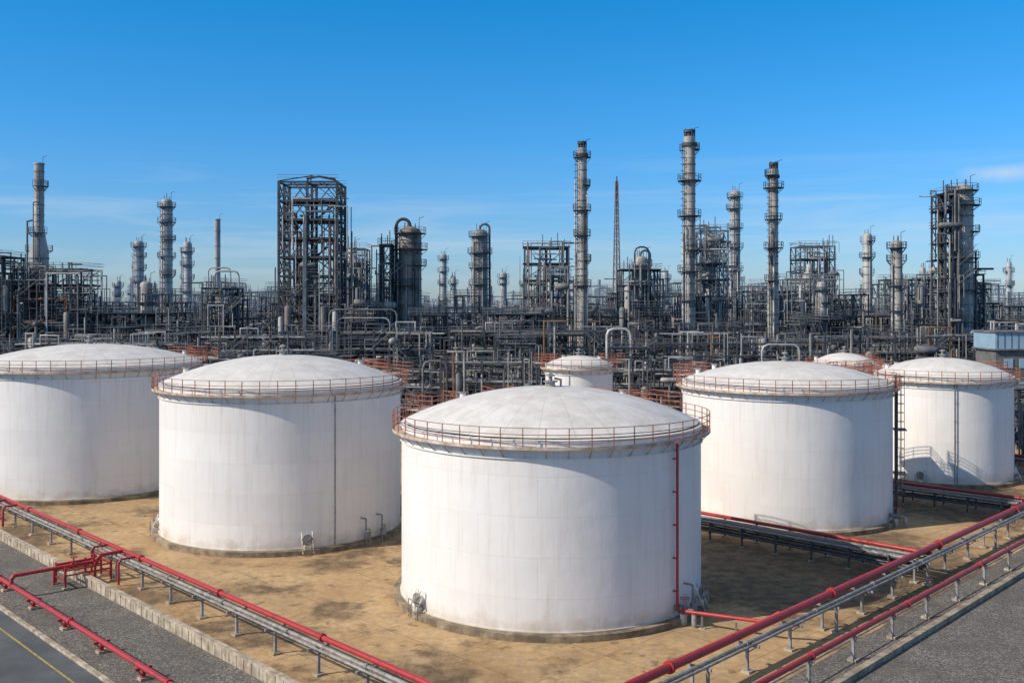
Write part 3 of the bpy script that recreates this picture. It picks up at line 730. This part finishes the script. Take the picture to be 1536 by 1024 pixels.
# open pipe bay in front of the control building
unit(60,66,120,126,6.5,901,2.5,2.6,3)
unit(67.5,80,128,133,8.5,902,2.5,2.8,3.2)
m=M(); bx,by=74.5,140
m.box((bx,by,6.5),(16.4,6,13),0); m.box((bx,by,14.3),(16.8,6.4,2.2),1)
for k in range(18): m.box((bx-8.1+k*.95,by-3.24,14.3),(.07,.06,2.2),2)
m.box((bx,by,15.5),(17.2,6.9,.2),2); m.box((bx,by,13.1),(17.2,6.9,.2),2)
for z in(4,8,11.2):
    for k in range(7): m.box((bx-6.5+k*2.1,by-3.05,z),(1.2,.12,1.3),1)
GLS=simple('pale_blue_cladding',(0.33,0.47,0.56),0.3,0.0,(0.26,0.39,0.48),.4)
m.build('control_building',[simple('precast_wall',(0.18,0.18,0.17),.8),GLS,REF0[1]])
m=M(); rr=random.Random(9)
for k in range(260):
    x=rr.uniform(-900,900); y=rr.uniform(700,1300); q=rr.random()
    if q<.45: w=rr.uniform(15,50); h=rr.uniform(8,20); frame(m,x,x+w,y,y+15,h,6,12,rr,cw=.7,rail=False)
    elif q<.75: m.cyl((x,y,0),(x,y,rr.uniform(20,42)),rr.uniform(.9,1.8),SHD,8)
    else: m.box((x,y,6),(rr.uniform(10,30),12,rr.uniform(9,13)),SM)
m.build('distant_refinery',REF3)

# ---------------------------------------------------------------- light & sky
elev=math.radians(36); tv=Vector((1.0,0.40,0)).normalized()
d=Vector((tv.x*math.cos(elev),tv.y*math.cos(elev),-math.sin(elev)))
sl=bpy.data.lights.new('sun','SUN'); sl.energy=4.3; sl.angle=math.radians(0.55); sl.color=(1.0,0.905,0.775)
so=bpy.data.objects.new('sun',sl); so.rotation_euler=d.to_track_quat('-Z','Y').to_euler(); sc.collection.objects.link(so)
w=bpy.data.worlds.new('World'); sc.world=w; w.use_nodes=True; nt=w.node_tree
bg=nt.nodes['Background']; bg.inputs[1].default_value=0.13
sky=N(nt,'ShaderNodeTexSky'); sky.sky_type='NISHITA'; sky.sun_disc=False; sky.sun_elevation=elev
sky.sun_rotation=math.atan2(-tv.x,-tv.y); sky.altitude=300; sky.air_density=1.0; sky.dust_density=0.4; sky.ozone_density=3.0
tc=N(nt,'ShaderNodeTexCoord'); sp=N(nt,'ShaderNodeSeparateXYZ'); L(nt,tc.outputs['Generated'],sp.inputs[0])
rp=ramp(nt,sp.outputs[2],[(0.0,(0.56,0.68,0.93)),(0.08,(0.41,0.72,1.06)),(0.17,(0.24,0.77,1.17)),(0.30,(0.07,0.82,1.24)),(0.6,(1.5,1.15,0.88))])  # overhead stop, out of view, warmed and brightened to fill shaded tank walls
c=mixc(nt,1.0,sky.outputs[0],rp.outputs[0],'MULTIPLY')
mp=N(nt,'ShaderNodeMapping'); mp.inputs['Scale'].default_value=(1.6,1.6,22.0); L(nt,tc.outputs['Generated'],mp.inputs[0])
cn=N(nt,'ShaderNodeTexNoise',Scale=1.3,Detail=7.0,Roughness=0.62); cn.inputs['Distortion'].default_value=0.5; L(nt,mp.outputs[0],cn.inputs['Vector'])
cf=mth(nt,'MULTIPLY',ramp(nt,cn.outputs[0],[(0.48,0.0),(0.75,0.55)]).outputs[0],ramp(nt,sp.outputs[2],[(0.02,0.4),(0.08,1.0),(0.15,0.0)]).outputs[0])
# small fair-weather cloud low in the north-east
vs=N(nt,'ShaderNodeVectorMath',operation='SUBTRACT'); L(nt,tc.outputs['Generated'],vs.inputs[0]); vs.inputs[1].default_value=(.440,.89,.1165)
vm=N(nt,'ShaderNodeVectorMath',operation='MULTIPLY'); L(nt,vs.outputs[0],vm.inputs[0]); vm.inputs[1].default_value=(20,4,75)
vl=N(nt,'ShaderNodeVectorMath',operation='LENGTH'); L(nt,vm.outputs[0],vl.inputs[0])
c3=N(nt,'ShaderNodeTexNoise',Scale=26.0,Detail=6.0); L(nt,tc.outputs['Generated'],c3.inputs['Vector'])
pf=mth(nt,'SUBTRACT',mth(nt,'ADD',c3.outputs[0],0.35),vl.outputs['Value'],True)
cf=mth(nt,'MAXIMUM',cf,mth(nt,'MULTIPLY',pf,0.8,True))
c=mixc(nt,cf,c,(5.0,5.7,6.3))
L(nt,c,bg.inputs[0])
# ---------------------------------------------------------------- camera
cd=bpy.data.cameras.new('camera'); cam=bpy.data.objects.new('camera',cd); sc.collection.objects.link(cam)
cam.location=(0,0,H); cam.rotation_euler=(math.radians(90),0,0); cd.lens=35.16; cd.sensor_width=36; cd.shift_y=-57/1536
cd.clip_end=30000; cd.clip_start=0.5; sc.camera=cam
sc.view_settings.view_transform='Standard'; sc.view_settings.look='None'; sc.view_settings.exposure=0
print('faces',sum(len(o.data.polygons) for o in sc.objects if o.type=='MESH'))
